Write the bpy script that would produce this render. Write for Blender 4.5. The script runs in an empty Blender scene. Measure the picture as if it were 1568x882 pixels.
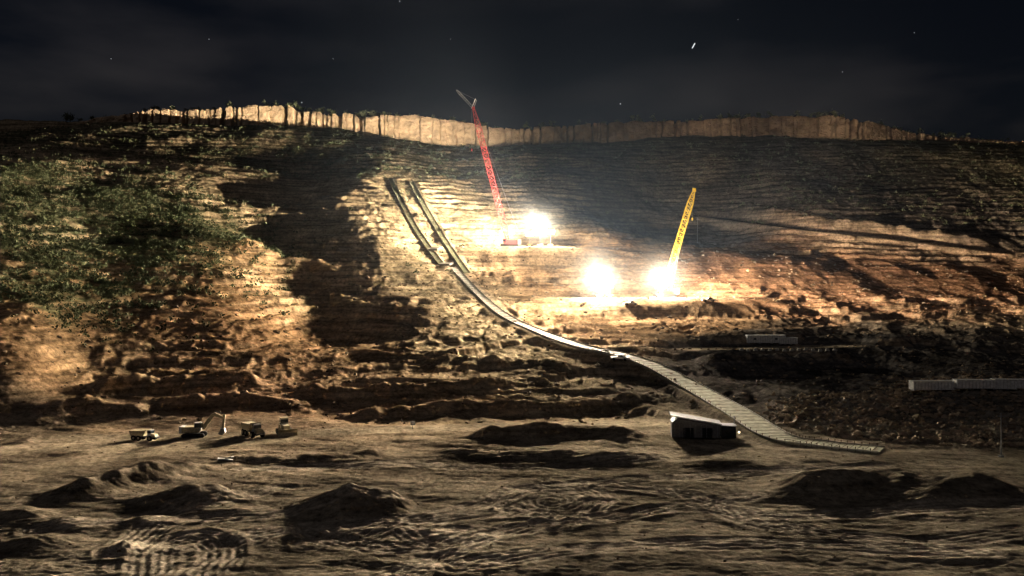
import bpy, math, random
import numpy as np
from mathutils import Vector, Matrix
random.seed(7); rng=np.random.default_rng(7)
F=1358.0
def W(px,py,d): return ((px-784)/F*d, d, (441-py)/F*d)
# ------------------------------------------------------------ noise
PERM=rng.permutation(4096)
ANG=rng.random(4096)*2*np.pi
GX=np.cos(ANG);GY=np.sin(ANG)
def perlin(x,y,s=0):
    xi=np.floor(x).astype(np.int64);yi=np.floor(y).astype(np.int64)
    xf=x-xi;yf=y-yi
    u=xf*xf*xf*(xf*(xf*6-15)+10);v=yf*yf*yf*(yf*(yf*6-15)+10)
    def g(a,b,fx,fy):
        h=PERM[(PERM[(a+s*131)&4095]+b)&4095]
        return GX[h]*fx+GY[h]*fy
    n00=g(xi,yi,xf,yf);n10=g(xi+1,yi,xf-1,yf);n01=g(xi,yi+1,xf,yf-1);n11=g(xi+1,yi+1,xf-1,yf-1)
    a=n00+u*(n10-n00);b=n01+u*(n11-n01)
    return (a+v*(b-a))*1.5
def fbm(x,y,o,s=0,g=0.5):
    r=0;a=1
    for i in range(o):
        r=r+a*perlin(x,y,s+i*7);x=x*2.03+3.1;y=y*2.03+1.7;a*=g
    return r
def ridged(x,y,o,s=0):
    r=0;a=1
    for i in range(o):
        r=r+a*(1-2*np.abs(perlin(x,y,s+i*5)));x=x*2.07+1.1;y=y*2.07+5.7;a*=.5
    return r
def ss(a,b,x):
    t=np.clip((x-a)/(b-a),0,1);return t*t*(3-2*t)
# ------------------------------------------------------------ relief interpolated from image pixels with estimated depths
S=[(0,640,195),(0,590,203),(0,520,219),(0,450,248),(0,380,286),(0,300,336),(0,250,412),(0,215,550),
(150,640,203),(150,560,229),(150,480,260),(150,420,295),(150,350,343),(150,280,416),(150,235,510),(150,192,640),
(280,640,206),(280,560,238),(280,480,274),(280,420,309),(280,350,361),(280,290,431),(280,240,540),(280,190,650),
(370,640,207),(370,560,243),(375,490,279),(380,430,315),(385,370,362),(388,320,418),(390,260,500),(380,193,650),
(425,320,452),(425,270,520),(435,400,388),(475,460,342),(545,520,300),(590,570,254),
(510,600,232),(505,300,444),(515,360,393),(535,420,350),(600,468,310),(500,240,560),(500,195,650),
(600,640,208),(600,580,240),(600,530,274),(600,430,348),(600,360,407),(600,290,475),(600,240,560),(600,207,650),
(700,640,210),(700,580,242),(700,520,287),(700,470,330),(700,410,395),(700,350,450),(700,290,510),(700,250,580),(700,222,648),
(784,640,212),(784,580,246),(784,520,295),(784,490,322),(784,440,370),(784,378,428),(784,330,475),(784,280,540),(784,222,648),
(870,405,412),(860,440,378),(860,490,336),(850,378,428),(840,330,480),(840,280,545),
(920,455,362),(920,500,325),(920,545,272),(920,600,237),(920,640,212),(920,385,424),(920,345,475),(920,285,550),(920,218,648),
(1010,455,365),(1010,475,350),(1010,520,302),(1010,560,264),(1010,620,225),(1010,393,418),(1010,370,485),(1010,300,560),(1010,211,650),
(1095,458,367),(1100,490,337),(1100,530,290),(1100,600,240),(1100,392,420),(1100,382,475),(1100,352,515),(1100,287,570),(1100,207,652),
(1200,600,238),(1200,530,292),(1200,490,332),(1200,460,367),(1200,396,424),(1200,360,478),(1200,285,540),(1200,205,652),
(1320,600,236),(1320,560,270),(1320,500,320),(1320,440,390),(1320,400,432),(1320,350,480),(1320,280,560),(1320,208,654),
(1450,600,215),(1450,570,245),(1450,500,310),(1450,440,390),(1450,390,450),(1450,320,520),(1450,260,580),(1450,214,660),
(1600,600,212),(1600,570,245),(1600,500,310),(1600,430,400),(1600,370,470),(1600,300,540),(1600,222,660),
(1900,600,240),(1900,480,330),(1900,350,470),(1900,230,660),
(-300,600,205),(-300,450,235),(-300,300,320),(-300,230,540)]
P=[W(*s) for s in S]
for y in (15,45,80,110,140,170,188):
    for t in (-.78,-.5,-.3,-.1,.1,.3,.5,.78):
        P.append((t*y,y,-31.0))
for y in (700,950,1500,3000):
    for t in (-.78,-.4,0,.4,.78):
        P.append((t*y,y,{700:113,950:108,1500:105,3000:100}[y]))
P=np.array(P)
C=P[:,:2]/100
def U(r2): return 0.5*r2*np.log(r2+1e-9)
n=len(P)
K=U(((C[:,None]-C[None])**2).sum(-1))+np.eye(n)*0.002
Q=np.c_[np.ones(n),C]
A=np.zeros((n+3,n+3));A[:n,:n]=K;A[:n,n:]=Q;A[n:,:n]=Q.T
sol=np.linalg.solve(A,np.r_[P[:,2],0,0,0])
NT,NL=280,420
TG=np.linspace(-.85,.85,NT);LG=np.linspace(math.log(14),math.log(4200),NL)
tt,ll=np.meshgrid(TG,LG);yy=np.exp(ll);xx=tt*yy
q=np.c_[xx.ravel(),yy.ravel()]/100
BZ=sol[n]+q@sol[n+1:]
for i in range(n): BZ+=sol[i]*U(((q-C[i])**2).sum(1))
BZ=np.clip(BZ,-32,121).reshape(NL,NT)
def base(x,y):
    x=np.asarray(x,float);y=np.asarray(y,float)
    y=np.maximum(y,14.1)
    u=np.clip((x/y+.85)/1.7*(NT-1),0,NT-1.001);v=np.clip((np.log(y)-LG[0])/(LG[-1]-LG[0])*(NL-1),0,NL-1.001)
    i=u.astype(int);j=v.astype(int);a=u-i;b=v-j
    return (BZ[j,i]*(1-a)+BZ[j,i+1]*a)*(1-b)+(BZ[j+1,i]*(1-a)+BZ[j+1,i+1]*a)*b
def hit(px,py,f=base):
    ys=np.arange(70,640,.4);xs=(px-784)/F*ys;zr=(441-py)/F*ys
    hz=f(xs,ys);k=int(np.argmax(hz>=zr))
    if k==0:k=len(ys)-1
    return float(xs[k]),float(ys[k]),float(hz[k])
# cliff line
CL=[(120,182,190),(175,174,187),(222,163,184),(300,167,186),(400,163,188),(440,163,190),(480,171,192),(560,179,200),(640,182,212),(700,189,222),(760,196,221),(830,192,219),(950,186,213),(1050,183,208),(1120,178,205),(1200,180,204),(1280,184,206),(1320,190,208),(1400,204,213),(1500,214,219),(1620,220,224)]
CLx=np.array([W(c[0],0,648)[0] for c in CL]);CLt=np.array([(441-c[1])/F*648 for c in CL]);CLb=np.array([(441-c[2]-2)/F*648 for c in CL])
def cliffy(x): return 648+7*np.sin(x/55.)+5*np.sin(x/23.+1)
def seg_dist(x,y,pl):
    D=np.full(x.shape,1e9);Z=np.zeros(x.shape);L=np.zeros(x.shape);acc=0
    for (a,b) in zip(pl[:-1],pl[1:]):
        ax,ay,az=a;bx,by,bz=b;dx=bx-ax;dy=by-ay;l2=dx*dx+dy*dy+1e-9
        t=np.clip(((x-ax)*dx+(y-ay)*dy)/l2,0,1)
        d=np.hypot(x-ax-t*dx,y-ay-t*dy)
        m=d<D
        D=np.where(m,d,D);Z=np.where(m,az+t*(bz-az),Z);L=np.where(m,acc+t*math.sqrt(l2),L);acc+=math.sqrt(l2)
    return D,Z,L
def smoothpl(pts,k=8):
    pts=[np.array(p,float) for p in pts];o=[]
    ext=[2*pts[0]-pts[1]]+pts+[2*pts[-1]-pts[-2]]
    for i in range(1,len(ext)-2):
        p0,p1,p2,p3=ext[i-1:i+3]
        for j in range(k):
            t=j/k
            o.append(.5*((2*p1)+(-p0+p2)*t+(2*p0-5*p1+4*p2-p3)*t*t+(-p0+3*p1-3*p2+p3)*t**3))
    o.append(pts[-1]);return [tuple(p) for p in o]
def up(p,dz): return (p[0],p[1],p[2]+dz)
RAMP=smoothpl([up(hit(*p),dz) for p,dz in [((694,412),.5),((735,455),.5),((775,488),.6),((830,515),1),((890,537),1.2),((945,551),1.6),((1000,572),2.0),((1060,605),2.0),((1125,642),1.8),((1190,674),.6),((1260,684),.3),((1350,693),.2)]])
TRA=smoothpl([up(hit(*p),.5) for p in [(597,275),(612,305),(632,345),(655,380),(676,408)]])
TRB=smoothpl([up(hit(*p),.5) for p in [(630,280),(645,310),(668,350),(690,385),(714,420)]])
HAUL=smoothpl([up(hit(*p),.4) for p in [(-80,700),(60,690),(180,686),(300,682),(420,676)]])
HAUL2=smoothpl([up(hit(*p),.0) for p in [(-80,745),(40,725),(140,705),(230,690),(300,682)]])
BENCH=smoothpl([up(hit(*p),.2) for p in [(100,673),(220,673),(330,669),(450,666),(640,658),(820,654),(1000,648)]])
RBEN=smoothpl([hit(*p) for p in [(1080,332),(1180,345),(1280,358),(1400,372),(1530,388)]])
CONT=smoothpl([hit(*p) for p in [(1060,535),(1180,532),(1300,530)]])
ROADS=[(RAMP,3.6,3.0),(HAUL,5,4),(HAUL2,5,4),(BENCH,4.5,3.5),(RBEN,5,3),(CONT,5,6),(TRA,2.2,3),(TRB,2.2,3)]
PADS=[((6,424,19.6),(26,10),12),((52,360,-3.9),(34,10),10)]
BERMS=[([(690,668),(800,672),(900,666),(1010,676)],3.5,2.4),
([(640,694),(760,702),(900,704),(1050,702)],4,1.2),
([(60,775),(150,752),(250,728),(330,712)],3.5,2.4),
([(0,690),(60,676),(150,662)],3,1.2),
([(1170,756),(1260,748),(1350,745),(1450,748),(1540,740)],5,2.1),
([(-30,838),(60,832),(150,830)],2.5,1.1),([(40,862),(130,850),(185,846)],2.5,.8),
([(-20,775),(100,805),(200,805)],3,.9),
([(330,700),(450,706),(620,690)],3,.9),
([(1000,720),(1150,712),(1280,705)],3,.8),
([(500,640),(700,628),(880,622),(1010,612)],3,2.2),([(430,600),(600,598),(800,590)],3,2.0),([(640,560),(760,556),(900,566)],3,1.8),
([(120,600),(260,590),(420,585)],3,2.2),([(200,625),(360,618),(480,622)],3,2.0),
([(20,640),(150,628),(260,640)],3,1.8),
([(430,450),(500,460),(570,470)],3,1.6),([(420,400),(470,408),(530,418)],3,1.6),([(470,500),(560,510),(650,516)],3,1.6),
([(1060,560),(1200,556),(1330,552)],5,3.0),
([(1120,323),(1250,340),(1400,360),(1530,376)],4,3.0)]
BERMS=[(smoothpl([hit(*p) for p in b],5),w,h) for b,w,h in BERMS]
MOUNDS=[((538,778),10,8,4.0),((600,776),4,4,1.0),((285,768),9,6,2.2),((330,762),7,5,1.2),((215,800),6,5,.7),((190,842),3,3,1.1),((1230,758),10,6,1.5),((1420,765),12,6,1.2)]
MOUNDS=[(hit(*c),a,b,h) for c,a,b,h in MOUNDS]
def loop(cx,cy,rx,ry,a0,a1,n=26):
    c=hit(cx,cy);r=hit(cx+rx,cy)[0]-c[0];q2=(hit(cx,cy-ry)[1]-hit(cx,cy+ry)[1])/2
    return [(c[0]+r*math.cos(a0+(a1-a0)*i/n),c[1]+q2*math.sin(a0+(a1-a0)*i/n),0) for i in range(n+1)]
def gp(l): return [hit(*p) for p in l]
TRACKS=[loop(845,766,70,22,-2.6,2.9),smoothpl(gp([(480,835),(620,800),(740,772),(800,752),(880,744)])),
smoothpl(gp([(200,870),(330,835),(450,812),(640,800),(730,790),(830,788)])),smoothpl(gp([(180,850),(260,800),(400,790),(600,775)])),
loop(260,860,70,40,-.5,2.6),loop(845,768,35,10,0,6.28),smoothpl(gp([(480,818),(580,840),(700,830),(830,800),(915,770)])),
smoothpl(gp([(900,800),(1050,780),(1200,790),(1400,780),(1568,770)])),smoothpl(gp([(850,745),(1000,735),(1150,725),(1350,715)])),
smoothpl(gp([(700,870),(900,845),(1150,835),(1500,850)])),smoothpl(gp([(60,815),(200,795),(330,770),(430,748)])),
smoothpl(gp([(470,812),(530,835),(600,812),(660,838),(700,815)])),smoothpl(gp([(230,880),(240,840),(300,822),(340,845),(330,880)])),
smoothpl(gp([(620,880),(760,820),(960,790),(1150,760)])),smoothpl(gp([(380,720),(600,712),(800,718),(1000,706)])),smoothpl(gp([(930,745),(1080,765),(1150,800),(1400,830),(1568,815)]))]
ROCKPILE=(hit(1460,625),(44,34))
GRC=[(hit(200,350),42),(hit(60,350),45),(hit(300,340),24),(hit(40,430),28),(hit(100,300),45)]
def greenmask(x,y):
    ox=x+14*perlin(x/16,y/16,50);oy=y+20*perlin(x/16,y/16,51);g=np.zeros(x.shape)
    for c,r in GRC: g=g+1.3*np.exp(-((ox-c[0])**2+(oy-c[1])**2)/(r*r))
    return np.clip(g,0,1)*np.clip(.95+.9*fbm(x/14,y/9,3,55),.15,1)
def height(x,y,full=False):
    x=np.asarray(x,float);y=np.asarray(y,float)
    b=base(x,y)
    sl=ss(188,215,y)
    calm=np.ones(x.shape)
    for (c,r,e) in PADS:
        q=np.hypot((x-c[0])/r[0],(y-c[1])/r[1]);calm=np.minimum(calm,ss(.9,2.4,q))
    low=ss(235,320,y)
    z=b+sl*(1.7*fbm(x/70,y/70,2,3)*(.5+.5*low)+.9*ridged(x/26+.3*perlin(x/60,y/60,9),y/60,2,11)-.6)*calm
    warp=.8*fbm(x/70,y/70,3,21)+.14*fbm(x/6,y/6,2,25)
    def terr(zz,st,w,sharp):
        t=zz/st+w;f=np.floor(t);fr=t-f
        return (f+ss(.5-sharp,.5+sharp,fr)-w)*st
    gm=greenmask(x,y)
    hi=ss(200,225,y)*(1-ss(600,640,y))*calm
    zt=terr(z,3.4,warp,.12)
    zt2=terr(z,1.5,warp*2.1,.16)
    k=hi*np.clip(.8+1.0*perlin(x/34,y/28,30),.05,1)*(.7+.3*low)*(1-.5*gm)
    spoil=ss(40,65,x)*(1-ss(430,445,y))*ss(365,385,y)
    k=k*(1-.85*spoil)
    w2=np.clip(.6+.9*perlin(x/25,y/25,33),0,1)
    z=z+k*(w2*zt+(1-w2)*zt2-z)
    rg=(hi*.9+.1)*(1-.6*spoil)
    z=z+rg*(.38*ridged(x/6,y/12,3,61)*(.5+.5*low)+.24*fbm(x/2.6,y/2.6,3,77)+.4*gm*fbm(x/14,y/14,3,66))*calm
    fl=1-ss(190,225,y)
    a=.25
    xr=x*math.cos(a)-y*math.sin(a);yr=x*math.sin(a)+y*math.cos(a)
    z=z+fl*(.36*fbm(xr/34,yr/9,3,91)+.10*fbm(x/7,y/2.6,3,95)+.06*ridged(x/2.4,y/1.1,2,99))
    for pl,w,h in BERMS:
        X=np.array(pl);m=(x>X[:,0].min()-4*w)&(x<X[:,0].max()+4*w)&(y>X[:,1].min()-4*w)&(y<X[:,1].max()+4*w)
        if m.any():
            D,_,L=seg_dist(x[m],y[m],pl)
            tap=ss(0,9,L)*ss(0,9,L.max()-L) if L.size>3 else 1
            z[m]+=h*np.exp(-(D/w)**2)*tap*(1+.4*fbm(x[m]/7,y[m]/7,3,13))
    for c,a_,b_,h in MOUNDS:
        q=np.hypot((x-c[0])/a_,(y-c[1])/b_)+.06*fbm(x/3,y/3,3,17)
        z=z+h*(np.sqrt(np.clip(1-q,0,1)**2+.01)-.1)
    q=np.hypot((x-ROCKPILE[0][0])/ROCKPILE[1][0],(y-ROCKPILE[0][1])/ROCKPILE[1][1])
    rp=1-ss(.75,1.05,q)
    z=z+rp*(.8*np.abs(fbm(x/4,y/4,4,44))+.3*ridged(x/1.6,y/1.6,2,45))
    for (c,r,e) in PADS:
        q=np.hypot((x-c[0])/r[0],(y-c[1])/r[1])+.10*perlin(x/8,y/8,23)
        w=1-ss(.9,2.3,q)
        z=z*(1-w)+w*(c[2]+.15*fbm(x/4,y/4,2,24))
    road=np.zeros(x.shape);bench_shade=np.zeros(x.shape)
    for pl,w,e in ROADS:
        X=np.array(pl);g=w+e
        m=(x>X[:,0].min()-g)&(x<X[:,0].max()+g)&(y>X[:,1].min()-g)&(y<X[:,1].max()+g)
        if m.any():
            D,Z,_=seg_dist(x[m],y[m],pl)
            k2=1-ss(w,w+e,D)
            z[m]=z[m]*(1-k2)+k2*(Z+.06*fbm(x[m]/3,y[m]/3,2,5))
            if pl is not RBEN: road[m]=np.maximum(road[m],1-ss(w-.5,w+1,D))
            else: bench_shade[m]=1-ss(w-.5,w+1,D)
    trk=np.zeros(x.shape)
    for pl in TRACKS:
        X=np.array(pl);g=3.5
        m=(x>X[:,0].min()-g)&(x<X[:,0].max()+g)&(y>X[:,1].min()-g)&(y<X[:,1].max()+g)
        if m.any():
            D,_,L=seg_dist(x[m],y[m],pl)
            k2=1-ss(2.0,3.0,D)
            z[m]+=k2*(-.05+.045*np.cos(D*2*np.pi/1.05)) + .10*np.exp(-((D-2.9)/.5)**2)
            trk[m]=np.maximum(trk[m],k2*(.7+.3*np.cos(D*2*np.pi/1.05)))
    dz=np.interp(x,CLx,CLt)-.5
    cy=cliffy(x)
    far=ss(2,6,y-cy)
    z=z*(1-far)+far*(dz-ss(0,400,y-cy)*18+1.0*fbm(x/14,y/14,3,71))
    if full: return z,road,trk,bench_shade,spoil
    return z
def ground(px,py): return hit(px,py,height)
def hz(x,y): return float(height(np.array([x]),np.array([y]))[0])
# ------------------------------------------------------------ materials
def new_mat(name):
    m=bpy.data.materials.new(name);m.use_nodes=True
    return m,m.node_tree.nodes,m.node_tree.links,m.node_tree.nodes['Principled BSDF']
def simple(name,col,rough=.6,metal=0,var=.25,scale=2.0,east_dim=None):
    m,N,L,b=new_mat(name)
    t=N.new('ShaderNodeTexNoise');t.inputs['Scale'].default_value=scale;t.inputs['Detail'].default_value=5
    g=N.new('ShaderNodeTexCoord');L.new(g.outputs['Object'],t.inputs['Vector'])
    r=N.new('ShaderNodeValToRGB');r.color_ramp.elements[0].position=.35;r.color_ramp.elements[1].position=.65
    r.color_ramp.elements[0].color=tuple(c*(1-var) for c in col)+(1,);r.color_ramp.elements[1].color=tuple(min(1,c*(1+var*.6)) for c in col)+(1,)
    L.new(t.outputs['Fac'],r.inputs['Fac']);out=r.outputs['Color']
    if east_dim:
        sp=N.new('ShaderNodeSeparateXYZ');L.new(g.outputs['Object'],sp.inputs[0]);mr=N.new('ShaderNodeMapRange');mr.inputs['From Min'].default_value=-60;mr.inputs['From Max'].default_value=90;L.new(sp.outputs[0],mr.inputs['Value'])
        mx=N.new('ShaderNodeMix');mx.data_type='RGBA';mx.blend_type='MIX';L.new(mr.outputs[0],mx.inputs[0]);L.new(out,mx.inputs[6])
        m2=N.new('ShaderNodeMix');m2.data_type='RGBA';m2.blend_type='MULTIPLY';m2.inputs[0].default_value=1;L.new(out,m2.inputs[6]);m2.inputs[7].default_value=(*east_dim,1);L.new(m2.outputs[2],mx.inputs[7]);out=mx.outputs[2]
    L.new(out,b.inputs['Base Color'])
    b.inputs['Roughness'].default_value=rough;b.inputs['Metallic'].default_value=metal
    if rough>=.8: b.inputs['Specular IOR Level'].default_value=.05
    return m
def emis(name,col,s):
    m,N,L,b=new_mat(name);b.inputs['Base Color'].default_value=(*col,1);b.inputs['Emission Color'].default_value=(*col,1);b.inputs['Emission Strength'].default_value=s
    return m
def mesh_np(name,V,Fc,mat,smooth=False,k=4,mi=None):
    me=bpy.data.meshes.new(name);V=np.asarray(V,np.float32);Fc=np.asarray(Fc,np.int32)
    me.vertices.add(len(V));me.vertices.foreach_set('co',V.ravel())
    nf=len(Fc);me.loops.add(nf*k);me.polygons.add(nf)
    me.loops.foreach_set('vertex_index',Fc.ravel());me.polygons.foreach_set('loop_start',np.arange(0,nf*k,k,dtype=np.int32))
    me.polygons.foreach_set('use_smooth',np.full(nf,smooth))
    for m in (mat if isinstance(mat,list) else [mat]): me.materials.append(m)
    if mi is not None: me.polygons.foreach_set('material_index',np.asarray(mi,np.int32))
    me.update(calc_edges=True)
    o=bpy.data.objects.new(name,me);bpy.context.scene.collection.objects.link(o);return o
m,N,L,b=new_mat('soil_and_rock');MT=m
at=N.new('ShaderNodeAttribute');at.attribute_name='tint'
geo=N.new('ShaderNodeNewGeometry')
n1=N.new('ShaderNodeTexNoise');n1.inputs['Scale'].default_value=.7;n1.inputs['Detail'].default_value=8;n1.inputs['Roughness'].default_value=.8
L.new(geo.outputs['Position'],n1.inputs['Vector'])
mp=N.new('ShaderNodeMapping');mp.inputs['Scale'].default_value=(.05,.05,.9);L.new(geo.outputs['Position'],mp.inputs['Vector'])
n2=N.new('ShaderNodeTexNoise');n2.inputs['Scale'].default_value=1.0;n2.inputs['Detail'].default_value=6;L.new(mp.outputs['Vector'],n2.inputs['Vector'])
r1=N.new('ShaderNodeMapRange');r1.inputs['From Min'].default_value=.33;r1.inputs['From Max'].default_value=.67;r1.inputs['To Min'].default_value=.25;r1.inputs['To Max'].default_value=1.75
L.new(n1.outputs['Fac'],r1.inputs['Value'])
r2=N.new('ShaderNodeMapRange');r2.inputs['From Min'].default_value=.35;r2.inputs['From Max'].default_value=.65;r2.inputs['To Min'].default_value=.55;r2.inputs['To Max'].default_value=1.45
L.new(n2.outputs['Fac'],r2.inputs['Value'])
mu=N.new('ShaderNodeMath');mu.operation='MULTIPLY';L.new(r1.outputs[0],mu.inputs[0]);L.new(r2.outputs[0],mu.inputs[1])
vm=N.new('ShaderNodeVectorMath');vm.operation='SCALE';L.new(at.outputs['Color'],vm.inputs[0]);L.new(mu.outputs[0],vm.inputs['Scale'])
L.new(vm.outputs[0],b.inputs['Base Color']);b.inputs['Roughness'].default_value=1
b.inputs['Specular IOR Level'].default_value=0
bp=N.new('ShaderNodeBump');bp.inputs['Strength'].default_value=.6;bp.inputs['Distance'].default_value=.4
n3=N.new('ShaderNodeTexNoise');n3.inputs['Scale'].default_value=1.1;n3.inputs['Detail'].default_value=7;n3.inputs['Roughness'].default_value=.65;L.new(geo.outputs['Position'],n3.inputs['Vector'])
L.new(n3.outputs['Fac'],bp.inputs['Height']);L.new(bp.outputs[0],b.inputs['Normal'])
# ------------------------------------------------------------ terrain mesh
NC=1300
ys=np.concatenate([np.geomspace(16,80,40,endpoint=False),np.geomspace(80,690,1150,endpoint=False),np.geomspace(690,4000,60)])
ts=np.linspace(-.8,.8,NC)
T,Y=np.meshgrid(ts,ys);X=T*Y
Z,road,trk,bench_shade,spoil=height(X,Y,True)
def colreg(px,py,r,c,k=1): 
    p=hit(px,py);return (p[0],p[1],r,c,k)
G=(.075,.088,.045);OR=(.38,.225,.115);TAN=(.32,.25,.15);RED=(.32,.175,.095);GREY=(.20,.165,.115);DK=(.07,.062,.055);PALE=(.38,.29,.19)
col=np.zeros(X.shape+(3,));wt=np.zeros(X.shape)
ox=X+9*perlin(X/16,Y/16,50);oy=Y+14*perlin(X/16,Y/16,51)
R=[colreg(385,400,22,OR,3),colreg(300,440,24,OR,3),colreg(150,460,22,OR,2.5),colreg(60,530,20,OR,3),colreg(380,500,30,OR,2),colreg(500,520,26,OR,2),colreg(170,580,20,TAN,2),
colreg(600,340,40,TAN,3),colreg(560,450,40,TAN,2.5),colreg(700,500,30,TAN,2),colreg(700,340,25,TAN,2),colreg(820,420,25,OR,2.5),colreg(870,400,20,OR,2),
colreg(1050,430,35,RED,3),colreg(1150,430,30,RED,3),colreg(1300,410,45,RED,3),colreg(1450,430,40,RED,2),colreg(900,500,25,OR,2),colreg(1080,490,20,OR,2),
colreg(1300,365,18,PALE,2.5),colreg(1400,380,18,PALE,2),colreg(1230,280,40,DK,2),colreg(1400,310,50,DK,2),colreg(1000,335,32,DK,4),colreg(1100,335,32,DK,4),colreg(950,280,50,DK,3),colreg(1180,250,50,DK,2),  # dark patches behind the crest put its shade into the soil colour
colreg(1250,600,40,DK,5),colreg(1150,580,25,DK,3),colreg(1350,560,35,DK,3),colreg(1450,640,30,GREY,2),colreg(400,640,50,RED,.6),colreg(800,600,50,TAN,1)]  # dark basin patches are shade painted into the ground colour
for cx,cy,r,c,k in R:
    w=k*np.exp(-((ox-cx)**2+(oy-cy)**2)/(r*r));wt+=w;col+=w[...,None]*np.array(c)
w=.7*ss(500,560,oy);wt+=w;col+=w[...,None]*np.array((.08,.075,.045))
w=1.2*(1-ss(190,215,oy))*np.ones(X.shape);wt+=w;col+=w[...,None]*np.array(GREY)
wt+=.08;col+=.08*np.array(TAN)
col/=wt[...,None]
def blend(c,m,t): return c*(1-m[...,None])+m[...,None]*np.array(t)
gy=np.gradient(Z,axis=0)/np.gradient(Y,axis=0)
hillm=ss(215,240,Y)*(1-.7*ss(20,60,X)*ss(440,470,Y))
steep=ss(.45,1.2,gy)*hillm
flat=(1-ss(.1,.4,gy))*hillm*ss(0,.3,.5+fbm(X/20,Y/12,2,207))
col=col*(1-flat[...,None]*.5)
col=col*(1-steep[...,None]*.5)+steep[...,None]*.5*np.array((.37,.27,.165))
col=blend(col,greenmask(X,Y)*(1-.45*steep)*.92,G)
col=blend(col,trk*.85,(.40,.33,.24))
col=blend(col,np.clip(road,0,1)*.75,(.32,.255,.17))
col=blend(col,bench_shade*.85,(.035,.03,.03))  # shadow line along the bench, deepened in the ground colour
pm=np.zeros(X.shape)
for (c,r,e) in PADS: pm=np.maximum(pm,1-ss(.9,1.5,np.hypot((X-c[0])/r[0],(Y-c[1])/r[1])))
col=blend(col,pm,(.38,.29,.18))
col*= (1+.3*fbm(X/9,Y/9,4,200))[...,None]
col=np.clip(col,.01,.6)
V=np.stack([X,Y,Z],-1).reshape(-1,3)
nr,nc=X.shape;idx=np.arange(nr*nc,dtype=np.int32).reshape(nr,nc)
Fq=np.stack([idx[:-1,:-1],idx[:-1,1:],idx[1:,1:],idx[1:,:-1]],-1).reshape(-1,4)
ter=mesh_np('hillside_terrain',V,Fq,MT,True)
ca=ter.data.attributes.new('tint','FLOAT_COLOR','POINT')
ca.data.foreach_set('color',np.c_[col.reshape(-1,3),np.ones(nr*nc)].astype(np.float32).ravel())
# ------------------------------------------------------------ cliff band
MC=simple('sandstone',(.50,.37,.235),.9,0,.35,.16,east_dim=(.36,.34,.34))  # east end dimmed in the rock colour, as if less lit
nu,nv=2600,34
cx=np.linspace(CLx[0],CLx[-1],nu);
top=np.interp(cx,CLx,CLt);bot=np.interp(cx,CLx,CLb)
U_,V_=np.meshgrid(cx,np.linspace(0,1,nv))
jog=np.floor(fbm(cx/16,cx*0,3,301)*4)/4
top2=top+1.5*jog+.25*perlin(cx/2.5,cx*0+4,303)
zz=bot-4+(top2-bot+4)*V_
cc=cx[None]+.6*perlin(U_/6,zz/5,311)
cell=cc/11+2.4*perlin(cc/22,cc*0,305)+.7*perlin(cc/7,cc*0,306);fr=cell-np.floor(cell)
cid=np.floor(cell).astype(int);off=(np.sin(cid*12.9898)*43758.5)%1
nxt=(np.sin((cid+(fr>.5))*78.1)*4371.5)%1
gap=np.exp(-(np.minimum(fr,1-fr)/.07)**2)*(.15+.85*(nxt>.35))
lay=np.floor((zz-bot)/4.5+.3*perlin(U_/25,zz/9,310))
hsh=(np.sin(lay*78.233+cid*3.1)*43758.5)%1
yv=cliffy(U_)-3.5*off+6.0*gap-.7*hsh+.8*perlin(U_/3.5,zz/2.5,306)+.35*perlin(U_/1.3,zz/.8,307)+1.2*ss(.9,1,V_)
zz=zz-gap*3.4*V_*(nxt>.5)
Vc=np.stack([U_,yv-1.0,zz],-1)
cap=np.stack([cx,cliffy(cx)+6,top-1.2],-1)[None]
Vc=np.concatenate([Vc,cap],0).reshape(-1,3)
idx=np.arange((nv+1)*nu,dtype=np.int32).reshape(nv+1,nu)
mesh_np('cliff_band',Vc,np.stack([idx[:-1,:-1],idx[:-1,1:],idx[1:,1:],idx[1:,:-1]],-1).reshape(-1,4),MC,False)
# ------------------------------------------------------------ foliage & rocks
def leaf_clump(nl,r):
    p=r*rng.normal(size=(nl,3))*np.array([.42,.42,.32]);p[:,2]+=.45*r
    a=rng.normal(size=(nl,3));a/=np.linalg.norm(a,axis=1)[:,None];b2=np.cross(a,rng.normal(size=(nl,3)));b2/=np.linalg.norm(b2,axis=1)[:,None]
    s=r*(.16+.16*rng.random((nl,1)))
    return np.stack([p-a*s,p+b2*s*.8,p+a*s,p-b2*s*.8],1)
MG=simple('shrub_foliage',(.115,.13,.07),.8,0,.5,.35)
MTK=simple('bark',(.09,.06,.04),.9)
quads=[]
NS=60000;NX=20000
gx=np.r_[rng.uniform(-400,400,NS),rng.uniform(-230,-85,NX)];gy2=np.r_[rng.uniform(230,640,NS),rng.uniform(240,460,NX)]
zc=height(gx,gy2);ppx=gx/gy2*F+784;ppy=441-zc/gy2*F
prob=np.zeros(NS+NX)
def box_(x0,x1,y0,y1,p):
    m=(ppx>x0)&(ppx<x1)&(ppy>y0)&(ppy<y1);prob[m]=np.maximum(prob[m],p)
box_(-200,900,190,275,.4);box_(900,1600,190,262,.25);box_(1130,1600,230,345,.3);box_(590,740,270,420,.12);box_(900,1150,220,330,.1)
prob*=np.clip(.6+1.2*perlin(gx/18,gy2/18,401),0.05,1)
prob=np.maximum(prob,.85*greenmask(gx,gy2)*np.clip(.7+1.2*perlin(gx/10,gy2/10,402),.1,1)*(ppy>225))
mm=rng.random(NS+NX)<prob*.85
for x,y,z in zip(gx[mm],gy2[mm],zc[mm]):
    r=random.uniform(.7,1.8);quads.append(leaf_clump(14,r)+np.array([x,y,z]))
qv=np.concatenate(quads).reshape(-1,3)
mesh_np('hillside_shrubs',qv,np.arange(len(qv)).reshape(-1,4),MG)
quads=[];tv=[]
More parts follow.
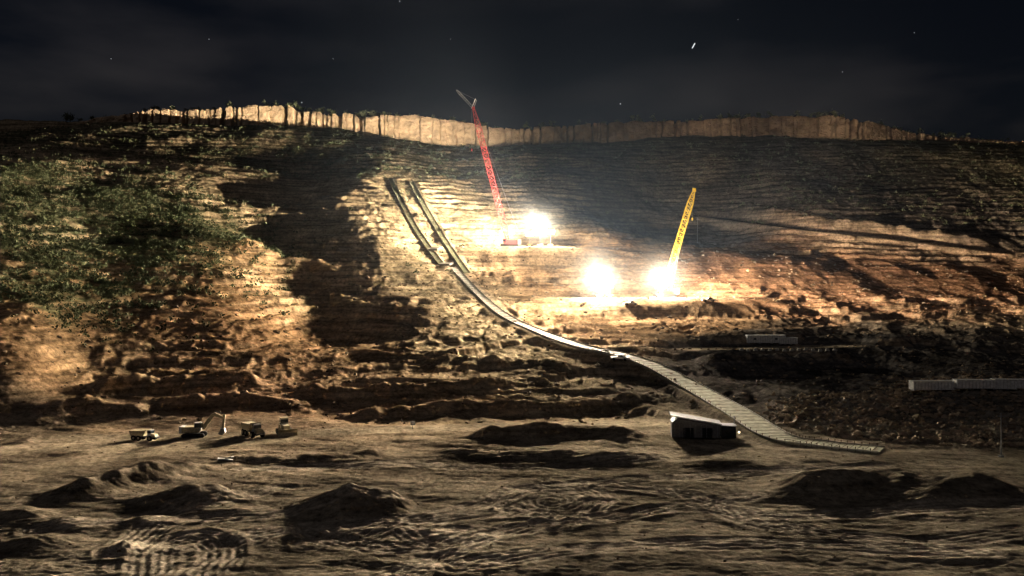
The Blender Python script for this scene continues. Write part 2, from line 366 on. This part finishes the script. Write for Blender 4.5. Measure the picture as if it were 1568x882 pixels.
for i in range(260):
    x=random.uniform(-330,400)
    if -60<x<150 and random.random()<.5: continue
    y=float(cliffy(x))+random.uniform(5,22)
    z=hz(x,y);H=random.uniform(2.5,6.5)
    w=.12*H*.3
    for k in range(4):
        a0=k*math.pi/2;a1=a0+math.pi/2
        tv.append(np.array([[x+w*math.cos(a0),y+w*math.sin(a0),z-.5],[x+w*math.cos(a1),y+w*math.sin(a1),z-.5],[x+w*.3*math.cos(a1),y+w*.3*math.sin(a1),z+H*.8],[x+w*.3*math.cos(a0),y+w*.3*math.sin(a0),z+H*.8]]))
    for k in range(random.randint(4,7)):
        quads.append(leaf_clump(18,H*.3)+np.array([x+random.gauss(0,H*.16),y+random.gauss(0,H*.16),z+H*random.uniform(.3,.85)]))
qa=np.concatenate(quads);qb=np.stack(tv);qq=np.concatenate([qa,qb]).reshape(-1,3)
mesh_np('ridge_trees',qq,np.arange(len(qq)).reshape(-1,4),[MG,MTK],mi=np.r_[np.zeros(len(qa)),np.ones(len(qb))])
ph=(1+5**.5)/2
IV=np.array([(-1,ph,0),(1,ph,0),(-1,-ph,0),(1,-ph,0),(0,-1,ph),(0,1,ph),(0,-1,-ph),(0,1,-ph),(ph,0,-1),(ph,0,1),(-ph,0,-1),(-ph,0,1)])/1.9
IF=np.array([(0,11,5),(0,5,1),(0,1,7),(0,7,10),(0,10,11),(1,5,9),(5,11,4),(11,10,2),(10,7,6),(7,1,8),(3,9,4),(3,4,2),(3,2,6),(3,6,8),(3,8,9),(4,9,5),(2,4,11),(6,2,10),(8,6,7),(9,8,1)])
def rocks(name,xs,ys_,rs,mat):
    zs=height(xs,ys_);V=[];Fc=[]
    for i,(x,y,z,r) in enumerate(zip(xs,ys_,zs,rs)):
        v=IV*(1+.35*rng.normal(size=(12,1)))*r*np.array([1.2,1,.75])*rng.uniform(.7,1.3,3)
        V.append(v+np.array([x,y,z+r*.15]));Fc.append(IF+12*i)
    return mesh_np(name,np.concatenate(V),np.concatenate(Fc),mat,k=3)
MR=simple('rock',(.27,.20,.13),.9,0,.4,.8)
nb=2600;a=rng.random(nb)*2*np.pi;rr=np.sqrt(rng.random(nb))
rocks('rock_pile',ROCKPILE[0][0]+rr*np.cos(a)*42,ROCKPILE[0][1]+rr*np.sin(a)*32,rng.uniform(.2,.8,nb)**1.5*1.1,MR)
nb=6000;x=rng.uniform(-200,250,nb);y=rng.uniform(200,430,nb)
rocks('slope_boulders',x,y,rng.uniform(.15,.9,nb)**2*.8,MR)
nb=900;t=rng.uniform(-.62,.62,nb);y=rng.uniform(88,200,nb)
rocks('ground_stones',t*y,y,rng.uniform(.15,.7,nb)**2*.35,MR)
# ------------------------------------------------------------ builder for man-made things
class B:
    def __init__(s): s.v=[];s.f=[];s.m=[]
    def add(s,v,f,m):
        o=len(s.v);s.v+= [tuple(p) for p in v];s.f+=[tuple(i+o for i in q) for q in f];s.m+=[m]*len(f)
    def box(s,c,d,m=0,rz=0,ry=0,rx=0,taper=1):
        M=Matrix.Rotation(rz,3,'Z')@Matrix.Rotation(ry,3,'Y')@Matrix.Rotation(rx,3,'X');v=[]
        for z in(-.5,.5):
            k=1 if z<0 else taper
            for x_,y_ in((-.5,-.5),(.5,-.5),(.5,.5),(-.5,.5)):
                v.append(Vector(c)+M@Vector((x_*d[0]*k,y_*d[1]*k,z*d[2])))
        s.add(v,[(3,2,1,0),(4,5,6,7),(0,1,5,4),(1,2,6,5),(2,3,7,6),(3,0,4,7)],m)
    def cyl(s,a,b_,r,m=0,n=10,r2=None):
        a=Vector(a);b_=Vector(b_);r2=r if r2 is None else r2
        d=(b_-a).normalized();u=d.orthogonal().normalized();w=d.cross(u);v=[]
        for p,q in((a,r),(b_,r2)):
            for i in range(n):
                t=2*math.pi*(i+.5)/n;v.append(p+u*q*math.cos(t)+w*q*math.sin(t))
        f=[(i,(i+1)%n,n+(i+1)%n,n+i) for i in range(n)]+[tuple(range(n))[::-1],tuple(range(n,2*n))]
        s.add(v,f,m)
    def prof(s,pts,y0,y1,m=0):
        n=len(pts);v=[(p[0],y0,p[1]) for p in pts]+[(p[0],y1,p[1]) for p in pts]
        f=[(i,(i+1)%n,n+(i+1)%n,n+i) for i in range(n)]+[tuple(range(n))[::-1],tuple(range(n,2*n))]
        s.add(v,f,m)
    def obj(s,name,mats,loc=(0,0,0),rz=0,bevel=0,sc=1):
        me=bpy.data.meshes.new(name);me.from_pydata(s.v,[],s.f)
        for m in mats: me.materials.append(m)
        me.polygons.foreach_set('material_index',s.m);me.update()
        o=bpy.data.objects.new(name,me);bpy.context.scene.collection.objects.link(o);o.location=loc;o.rotation_euler=(0,0,rz);o.scale=(sc,)*3
        if bevel:
            bm=o.modifiers.new('b','BEVEL');bm.width=bevel;bm.segments=2;bm.limit_method='ANGLE'
        return o
YEL=simple('machine_yellow',(.60,.50,.30),.6);WHT=simple('painted_white',(.72,.70,.64),.5);BLK=simple('rubber_black',(.03,.03,.03),.8)
RED_=simple('crane_red',(.50,.05,.045),.45);CYEL=simple('crane_yellow',(.70,.45,.04),.45);STL=simple('steel',(.25,.25,.25),.5,.5);GLS=simple('cab_glass',(.03,.04,.05),.1)
CON=simple('concrete',(.46,.42,.34),.9,0,.2,.7);OLV=simple('ramp_deck',(.40,.37,.25),.9,0,.35,.8);WOOD=simple('timber',(.13,.10,.06),.9)
SLP=simple('sleeper_deck',(.17,.17,.09),.9,0,.4,.8)
MATS=[YEL,WHT,BLK,STL,GLS]
def lattice(bd,a,b_,w,m,nseg,th,tip=.35):
    a=Vector(a);b_=Vector(b_);d=(b_-a);Ln=d.length;d.normalize()
    u=d.cross(Vector((0,1,0))).normalized();v=d.cross(u).normalized()
    def ring(t):
        k=1
        if t<.12:k=tip+(1-tip)*t/.12
        if t>.88:k=tip+(1-tip)*(1-t)/.12
        c=a+d*Ln*t;return [c+(u*i+v*j)*w*.5*k for i,j in((-1,-1),(1,-1),(1,1),(-1,1))]
    pr=ring(0)
    for s in range(nseg):
        nx=ring((s+1)/nseg)
        for i in range(4):
            bd.cyl(pr[i],nx[i],th,m,5)
            j=(i+1)%4
            if s%2: bd.cyl(pr[i],nx[j],th*.6,m,4)
            else: bd.cyl(pr[j],nx[i],th*.6,m,4)
            bd.cyl(nx[i],nx[j],th*.6,m,4)
        pr=nx
def crawler(bd,c,m,rz=0):
    c=Vector(c)
    for s in(-1,1):
        y=s*2.9
        pts=[]
        for i in range(8): t=math.pi/2+math.pi*i/7;pts.append((-3.6+.75*math.cos(t),.75+.75*math.sin(t)))
        for i in range(8): t=-math.pi/2+math.pi*i/7;pts.append((3.6+.75*math.cos(t),.75+.75*math.sin(t)))
        o=B();o.prof(pts,y-.55,y+.55,2)
        bd.add([Vector(p)+c for p in o.v],o.f,2)
    bd.box(c+Vector((0,0,1.2)),(3,5,.7),3)
    bd.box(c+Vector((.8,0,2.6)),(7,3.2,2.0),m)
    bd.box(c+Vector((4.8,0,2.5)),(1.6,4.2,2.4),3)
    bd.box(c+Vector((-2.2,-2.2,2.9)),(1.6,1.3,2.3),m);bd.box(c+Vector((-2.35,-2.22,3.2)),(1.5,1.35,1.2),4)
    bd.cyl(c+Vector((2.5,-1,3.2)),c+Vector((3.8,-1,9)),.18,m,6);bd.cyl(c+Vector((2.5,1,3.2)),c+Vector((3.8,1,9)),.18,m,6)
    bd.cyl(c+Vector((3.8,-1,9)),c+Vector((3.8,1,9)),.18,m,6)
def crane(name,basep,tip,w,mat,jib=None):
    bd=B()
    crawler(bd,(0,0,0),0)
    a=Vector((-.5,0,2.5));t=Vector(tip)-Vector(basep)
    lattice(bd,a,t,w,0,24,.14)
    bd.cyl((3.8,-.9,9),t,.05,3,4);bd.cyl((3.8,.9,9),t,.05,3,4)
    bd.box(t,(1.2,1.4,1.4),0)
    if jib is not None:
        j=Vector(jib)-Vector(basep);lattice(bd,t,j,1.0,3,12,.07)
        st=t+Vector((1.5,0,4));bd.cyl(t,st,.2,3,5);bd.cyl(st,j,.04,3,4);bd.cyl(t+Vector((-1,0,0)),t+Vector((1.0,0,4.6)),.2,1,5)
    hk=t+Vector((-.8,0,-12 if jib is None else -20));bd.cyl(t+Vector((-.8,0,0)),hk,.04,3,4);bd.box(hk,(.5,.5,1.1),0)
    bd.obj(name,[mat,WHT,BLK,STL,GLS],basep)
by=427.;bx=(780-784)/F*by
crane('lattice_crane',(bx,by,hz(bx,by)),W(725,166,by),2.5,RED_,W(699,138,by+8))
by=366.;bx=(1018-784)/F*by
crane('lattice_crane',(bx,by,hz(bx,by)),W(1063,291,by),2.2,CYEL)
EM=emis('flood_lamp_glow',(1,.93,.78),260)
def light_tower(x,y,H,n=3,rz=0,zz=None):
    z=hz(x,y);bd=B()
    bd.box((0,0,.8),(2.6,1.4,1.1),0);bd.cyl((-1.2,-.8,.4),(-1.2,.8,.4),.4,2,12);bd.cyl((1,-.8,.4),(1,.8,.4),.4,2,12)
    bd.cyl((0,0,1.2),(0,0,H),.12,3,6,.07);bd.box((0,0,H),(3.6,.15,.15),3)
    for i in range(n):
        for k in(-1,1):
            px_=(i-(n-1)/2)*1.25
            bd.box((px_,k*.35,H+.6*k*.8),(1.0,.5,.75),3);bd.box((px_,k*.35-.29,H+.6*k*.8),(.95,.05,.7),5)
    return bd.obj('light_tower',[YEL,WHT,BLK,STL,GLS,EM],(x,y,z),rz),Vector((x,y,z+H))
xu=(827-784)/F*422;_,LU=light_tower(xu,422,9,5)
x1=(918-784)/F*353;_,L1=light_tower(x1,353.5,6.5,3)
x2=(1010-784)/F*360;_,L2=light_tower(x2,359,6.5,3)
light_tower(xu-5,419,6,3);light_tower(xu+5,424,7,3);light_tower(x1+4,352,5,2)
def lamp(name,kind,loc,e,col,aim=None,ang=150,blend=.6,fall=None,r=.5,smooth=0):
    l=bpy.data.lights.new(name,kind);l.energy=e;l.color=col;l.shadow_soft_size=r
    if kind=='SPOT': l.spot_size=math.radians(ang);l.spot_blend=blend
    if fall:
        l.use_nodes=True;nt=l.node_tree;em=nt.nodes['Emission'];fo=nt.nodes.new('ShaderNodeLightFalloff');fo.inputs['Strength'].default_value=1.0;fo.inputs['Smooth'].default_value=smooth
        nt.links.new(fo.outputs[fall],em.inputs['Strength'])
    o=bpy.data.objects.new(name,l);bpy.context.scene.collection.objects.link(o);o.location=loc
    if aim is not None:o.rotation_euler=(Vector(aim)-Vector(loc)).to_track_quat('-Z','Y').to_euler()
    return o
WC=(1,.83,.62)
UP=Vector((0,-3,1.5))
lamp('floodlight_local','POINT',LU+UP,130000,(1,.9,.72))
lamp('floodlight_local','POINT',L1+UP,160000,(1,.9,.72))
lamp('floodlight_local','POINT',L2+UP,140000,(1,.9,.72))
lamp('fill_spot_hill','SPOT',LU+Vector((-1,-2,6.5)),23000,WC,aim=LU+Vector((-100,-12,10)),ang=172,blend=1,fall='Linear')  # extra unseen spot above the tower head, shapes the light on the slope
lamp('fill_spot_cliff','SPOT',LU+Vector((-1,2,5)),20000,(1,.84,.64),aim=(-160,648,119),ang=84,blend=1,fall='Linear')  # unseen spot added only to brighten the cliff
lamp('fill_spot_hill','SPOT',L1+Vector((0,-1,8)),15000,WC,aim=L1+Vector((-80,-70,-4)),ang=110,blend=.9,fall='Linear')  # additional unseen spot over the lower tower, lights the left slope
lamp('fill_spot_hill','SPOT',L2+Vector((2,1,4)),18000,(1,.8,.6),aim=L2+Vector((100,45,2)),ang=135,blend=.9,fall='Linear')  # additional unseen spot, lights the spoil face and right slope
lamp('fill_spot_valley','SPOT',L1+Vector((0,-2,13)),23000,(1,.88,.72),aim=(-16,135,-26),ang=82,blend=1,fall='Linear')  # unseen spot added well above the tower head to light the valley floor
# ------------------------------------------------------------ haul ramp and service tracks
def strip(name,pl,wf,mats,rail=.5,rung=4,split=None):
    bd=B();pts=[Vector(p) for p in pl]
    Lft=[];Rgt=[]
    for i,p in enumerate(pts):
        w=wf(i)
        d=(pts[min(i+1,len(pts)-1)]-pts[max(i-1,0)]);d.z=0;d.normalize();nn=Vector((-d.y,d.x,0));Lft.append(p+nn*w/2);Rgt.append(p-nn*w/2)
    e=Vector((0,0,.22))
    for i in range(len(pts)-1):
        mi=3 if (split and i<split) else 0
        bd.add([Lft[i]+e,Rgt[i]+e,Rgt[i+1]+e,Lft[i+1]+e,Lft[i]-e*4,Rgt[i]-e*4,Rgt[i+1]-e*4,Lft[i+1]-e*4],[(0,1,2,3),(0,4,5,1),(2,6,7,3),(1,5,6,2),(3,7,4,0)],mi)
        for q in(Lft,Rgt):
            bd.cyl(q[i]+Vector((0,0,.25+rail*.3)),q[i+1]+Vector((0,0,.25+rail*.3)),rail*.35,1,5)
    for i in range(len(pts)-1):
        sl=(pts[i+1]-pts[i]).length;k=math.ceil(sl/rung)
        for j in range(k):
            t=j/k;a=Lft[i].lerp(Lft[i+1],t);b_=Rgt[i].lerp(Rgt[i+1],t)
            bd.cyl(a+Vector((0,0,.2)),b_+Vector((0,0,.2)),.09,2,5)
            if j%2==0:
                for q in(a,b_): bd.cyl(q-Vector((0,0,.5)),q+Vector((0,0,.9)),.07,2,5)
    return bd.obj(name,mats)
strip('haul_ramp',RAMP,lambda i:3.2+3.4*min(1,max(0,(i-8)/32)),[OLV,CON,WOOD,CON],.4,4,split=44)
strip('service_track',TRA,lambda i:2.8,[SLP,WOOD,OLV],.5,2.5)
strip('service_track',TRB,lambda i:2.8,[SLP,WOOD,OLV],.5,2.5)
sl=B()
for q,(w_,d_) in(((662,383),(9,4)),((683,406),(6,3))):
    p=ground(*q);sl.box((p[0],p[1],p[2]+.5),(w_,d_,.8),0,rz=-.6,rx=.3)
sl.obj('concrete_landing',[CON])
# ------------------------------------------------------------ plant machinery
def excavator(loc,rz,sc):
    b_=B()
    for s in(-1,1):
        pts=[]
        for i in range(7): t=math.pi/2+math.pi*i/6;pts.append((-1.9+.5*math.cos(t),.5+.5*math.sin(t)))
        for i in range(7): t=-math.pi/2+math.pi*i/6;pts.append((1.9+.5*math.cos(t),.5+.5*math.sin(t)))
        b_.prof(pts,s*1.35-.35,s*1.35+.35,2)
    b_.box((0,0,.95),(2,2,.4),3);b_.box((-.5,0,1.75),(3.8,2.9,1.2),0);b_.box((-2.5,0,1.7),(1,2.8,1.4),1)
    b_.box((1.0,-.9,2.4),(1.5,1.1,1.8),1);b_.box((1.05,-.9,2.65),(1.52,1.13,1.0),4)
    b_.prof([(1.2,1.6),(1.6,2.4),(3.6,5.0),(4.4,5.2),(6.3,4.2),(6.2,3.8),(4.3,4.4),(3.9,4.2),(2.2,1.7)],.0,.6,0)
    b_.prof([(6.0,4.9),(6.5,4.8),(6.2,1.6),(5.8,1.6)],.05,.5,0)
    b_.prof([(5.6,1.8),(6.4,1.8),(6.6,.9),(5.9,.3),(5.0,.6),(5.4,1.2)],-.4,.9,3)
    b_.cyl((2.2,.3,2.2),(3.6,.3,4.4),.14,3,8);b_.cyl((4.3,.3,5.5),(6.0,.3,5.0),.12,3,8)
    return b_.obj('excavator',MATS,loc,rz,.04,sc)
def dump_truck(loc,rz,sc):
    b_=B()
    for x_ in(-3.2,-1.4,2.6):
        for s in(-1,1):
            b_.cyl((x_,s*1.0,.85),(x_,s*1.65,.85),.85,2,16);b_.cyl((x_,s*1.6,.85),(x_,s*1.7,.85),.4,0,10)
    b_.box((0,0,1.2),(8.4,1.1,.4),3)
    b_.prof([(-4.8,2.6),(-4.2,1.5),(.4,1.45),(1.0,3.2),(.7,3.4),(-.2,3.3),(-4.9,3.2)],-1.5,1.5,0)
    b_.prof([(-.2,3.3),(.7,3.4),(1.6,3.7),(1.6,3.55),(.8,3.2)],-1.4,1.4,0)
    b_.box((2.1,0,2.45),(1.3,1.9,2.0),1);b_.box((2.15,0,2.8),(1.34,1.94,.9),4)
    b_.prof([(2.75,1.2),(2.75,2.4),(4.1,2.1),(4.4,1.2)],-1.0,1.0,0);b_.box((4.5,0,1.1),(.25,2.4,.5),3)
    return b_.obj('dump_truck',MATS,loc,rz,.04,sc)
def bulldozer(loc,rz,sc):
    b_=B()
    for s in(-1,1):
        b_.prof([(-1.9,.0),(1.7,.0),(2.1,.45),(1.7,.95),(-.3,1.25),(-2,1.0),(-2.3,.45)],s*1.15-.3,s*1.15+.3,2)
    b_.box((.5,0,1.5),(2.6,1.3,1.0),0);b_.box((-1.0,0,1.5),(1.4,1.9,.9),0);b_.box((-.9,0,2.6),(1.4,1.5,1.4),1);b_.box((-.9,0,2.7),(1.44,1.54,.8),4)
    b_.box((-.9,0,3.36),(1.7,1.8,.12),0)
    b_.prof([(2.6,.1),(2.9,.0),(2.75,.8),(3.0,1.4),(2.8,1.45),(2.5,.8)],-2,2,0);b_.cyl((1.2,-1.4,.7),(2.6,-1.4,.6),.12,0,6);b_.cyl((1.2,1.4,.7),(2.6,1.4,.6),.12,0,6)
    return b_.obj('bulldozer',MATS,loc,rz,.03,sc)
put=ground
p=put(298,669);excavator(p,.1,.95)
p=put(222,674);dump_truck(p,-.2,.62)
p=put(388,668);dump_truck(p,-.9,.8)
p=put(436,665);bulldozer(p,-1.1,1.0)
def container(name,px,py,L_,H_,rz,win=True):
    p=ground(px,py);b_=B()
    b_.box((0,0,H_/2+.3),(L_,2.6,H_),0)
    for i in range(int(L_/.8)): b_.box((-L_/2+.4+i*.8,-1.32,H_/2+.3),(.18,.06,H_-.3),1)
    b_.box((0,0,H_+.35),(L_+.2,2.8,.12),0)
    for s in(-.45,-.15,.15,.45): b_.box((s*L_,0,.15),(.5,2.2,.3),3)
    if win:
        for s in(-.3,.25): b_.box((s*L_,-1.36,H_*.55+.3),(.9,.06,.6),4)
    return b_.obj(name,[WHT,simple('trim_'+name,(.5,.48,.42),.6),BLK,STL,GLS],p,rz,.03)
container('office_trailer',1172,527,13,2.5,.03)
container('storage_container',1206,528,6,2.0,.03,False)
container('storage_container',1428,599,10.5,2.0,0.03,False)
container('storage_container',1492,597,9,1.9,-.08,False)
container('storage_container',1549,599,8.5,2.2,-.16,False)
bd=B()
for i in range(14):
    p=ground(1135+i*11,538);bd.box((p[0],p[1],p[2]+.35),(1.2,.6,.8),0,taper=.7)
bd.obj('concrete_barriers',[CON])
p=ground(1072,668);b_=B()
b_.prof([(-7,0),(-7,3.6),(-5.5,4.6),(4.5,3.0),(4.5,0)],-3,3,0)
for i in range(9): b_.box((-6.5+i*1.3,-3.05,1.6),(.15,.1,3.0),3)
b_.box((-1.2,0,4.35),(12.4,6.8,.18),1,ry=.157);b_.box((6.6,-.5,1.4),(3.4,4,2.8),2);b_.box((6.6,-.5,2.95),(3.8,4.4,.15),1)
b_.box((-3,-3.06,1.2),(2.4,.08,2.4),2);b_.box((1.5,-3.06,1.2),(2.4,.08,2.4),2)
b_.cyl((8.2,0,0),(8.2,0,5),.1,3,6);b_.box((9,-2.6,1.5),(.35,.1,.35),5)
b_.obj('crusher_shed',[simple('corrugated',(.16,.15,.14),.6),simple('roof_sheet',(.20,.18,.16),.6),BLK,STL,GLS,emis('work_lamp',(1,.85,.6),6)],p,-.12,0,.85)
def pole(name,px,py,H):
    p=ground(px,py);b_=B();b_.cyl((0,0,0),(0,0,H),.14,3,8,.09);b_.box((0,0,H*.93),(1.6,.12,.12),3)
    b_.box((0,0,.15),(.7,.7,.3),3)
    b_.obj(name,MATS,p)
pole('light_pole',1533,700,8);pole('light_pole',1068,372,14)
p=ground(632,657);b_=B();b_.cyl((0,0,0),(0,0,1.6),.06,3,6);b_.box((0,-.06,1.3),(1.0,.05,.9),1);b_.obj('site_sign',MATS,p,.1)
p=ground(345,706);b_=B();b_.box((0,0,.3),(2.6,1.4,.12),1,ry=.15,rz=.3);b_.box((.6,.4,.5),(1.3,.9,.1),1,ry=-.2,rz=-.3);b_.box((-.6,.2,.15),(1.5,.1,.3),3)
b_.obj('discarded_panels',MATS,p)
def pickup(px,py,rz,name='pickup_truck'):
    p=ground(px,py);b_=B()
    b_.prof([(-2.7,.5),(-2.7,1.05),(-.6,1.1),(-.35,1.75),(.9,1.8),(1.5,1.15),(2.6,1.0),(2.7,.5)],-.95,.95,1)
    b_.prof([(-.4,1.15),(-.2,1.65),(.8,1.7),(1.3,1.18)],-.97,.97,4)
    for x_ in(-1.7,1.75):
        for s in(-1,1): b_.cyl((x_,s*.7,.4),(x_,s*.98,.4),.4,2,14)
    b_.obj(name,MATS,p,rz,.05)
pickup(950,553,-.5);pickup(1085,463,.1);pickup(965,468,.3)
# ------------------------------------------------------------ stars
st=B()
for px,py,r in [(1062,70,1.6),(950,159,1.6),(612,2,1.2),(462,157,1.2),(1243,190,.9),(320,60,.7),(1400,50,.8),(170,90,.7),(690,60,.6),(1130,30,.6),(1290,110,.7),(510,90,.6)]:
    c=Vector(W(px,py,3000)); st.box(c,(r*1.6,r*1.6,r*1.6),0) if px!=1062 else st.box(c,(3,3,19),0,ry=.5)
st.obj('stars',[emis('starlight',(.9,.95,1),1.0)])
# ------------------------------------------------------------ scattering volumes imitating lamp bloom and glare
def vol(name,dens,aniso=.0,col=(.8,.88,1),grad=None):
    m=bpy.data.materials.new(name);m.use_nodes=True;N=m.node_tree.nodes;N.clear();L=m.node_tree.links;o=N.new('ShaderNodeOutputMaterial');v=N.new('ShaderNodeVolumeScatter')
    v.inputs['Density'].default_value=dens;v.inputs['Anisotropy'].default_value=aniso;v.inputs['Color'].default_value=(*col,1);L.new(v.outputs[0],o.inputs['Volume'])
    if grad:
        tc=N.new('ShaderNodeTexCoord');ln=N.new('ShaderNodeVectorMath');ln.operation='LENGTH';L.new(tc.outputs['Object'],ln.inputs[0])
        mr=N.new('ShaderNodeMapRange');mr.inputs['From Min'].default_value=grad;mr.inputs['From Max'].default_value=0;L.new(ln.outputs['Value'],mr.inputs['Value'])
        pw=N.new('ShaderNodeMath');pw.operation='POWER';pw.inputs[1].default_value=1.6;L.new(mr.outputs[0],pw.inputs[0])
        ml=N.new('ShaderNodeMath');ml.operation='MULTIPLY';ml.inputs[1].default_value=dens;L.new(pw.outputs[0],ml.inputs[0]);L.new(ml.outputs[0],v.inputs['Density'])
    return m
def bloom(c,shells,col,grad=False):
    e=bpy.data.objects.new('bloom_group',None);bpy.context.scene.collection.objects.link(e);e.location=c
    for i,(r,d) in enumerate(shells):
        bpy.ops.mesh.primitive_uv_sphere_add(segments=48,ring_count=24,radius=r,location=(0,0,0));o=bpy.context.object;o.name='bloom_shell_%d'%i;o.parent=e
        o.data.materials.append(vol('bloom_vol%d'%i,d,0,col,r if grad else None))
SH=[(3.5,.006),(6,.0025),(9,.0014),(13,.0009),(18,.0005)]  # shells added around each lamp head to imitate its bloom
bloom(LU,SH,(1,.95,.85));bloom(L1,SH,(1,.95,.85));bloom(L2,SH,(1,.95,.85))
bloom((LU+L2)/2+Vector((0,-10,32)),[(170,.0005)],(.6,.76,1),True)  # wide bluish dome added to imitate glare spreading from the lamps
# ------------------------------------------------------------ added shadow fill + sky
s=bpy.data.lights.new('shadow_fill','SUN');s.energy=.09;s.angle=math.radians(.5);s.color=(.9,.9,1)  # added fill that lifts the shadows; no visible source
so=bpy.data.objects.new('shadow_fill',s);bpy.context.scene.collection.objects.link(so);so.rotation_euler=(math.radians(50),0,math.radians(-30))
w=bpy.data.worlds.new('World');bpy.context.scene.world=w;w.use_nodes=True;N=w.node_tree.nodes;L=w.node_tree.links
bg=N['Background'];sk=N.new('ShaderNodeTexSky');sk.sky_type='NISHITA';sk.sun_disc=False;sk.sun_elevation=math.radians(40);sk.sun_rotation=math.radians(150)
bg.inputs['Strength'].default_value=.0024
tc=N.new('ShaderNodeTexCoord');mpn=N.new('ShaderNodeMapping');mpn.inputs['Scale'].default_value=(1.5,1.5,5);mpn.inputs['Rotation'].default_value=(0,.3,0);L.new(tc.outputs['Generated'],mpn.inputs['Vector'])
nn=N.new('ShaderNodeTexNoise');nn.inputs['Scale'].default_value=2.2;nn.inputs['Detail'].default_value=5;L.new(mpn.outputs[0],nn.inputs['Vector'])
cr=N.new('ShaderNodeValToRGB');cr.color_ramp.elements[0].position=.45;cr.color_ramp.elements[0].color=(.6,.52,.55,1);cr.color_ramp.elements[1].position=.75;cr.color_ramp.elements[1].color=(3.2,2.0,1.5,1)
L.new(nn.outputs['Fac'],cr.inputs['Fac'])
mx=N.new('ShaderNodeMix');mx.data_type='RGBA';mx.blend_type='MULTIPLY';mx.inputs[0].default_value=1;L.new(sk.outputs[0],mx.inputs[6]);L.new(cr.outputs[0],mx.inputs[7]);L.new(mx.outputs[2],bg.inputs['Color'])
# ------------------------------------------------------------ camera
cd=bpy.data.cameras.new('camera');cd.lens=36*F/1568;cd.clip_end=8000;cd.clip_start=1
co=bpy.data.objects.new('camera',cd);bpy.context.scene.collection.objects.link(co);co.location=(0,0,0);co.rotation_euler=(math.radians(90),0,0)
sc=bpy.context.scene;sc.camera=co
sc.view_settings.view_transform='Standard'
print('LAMPS',LU,L1,L2)
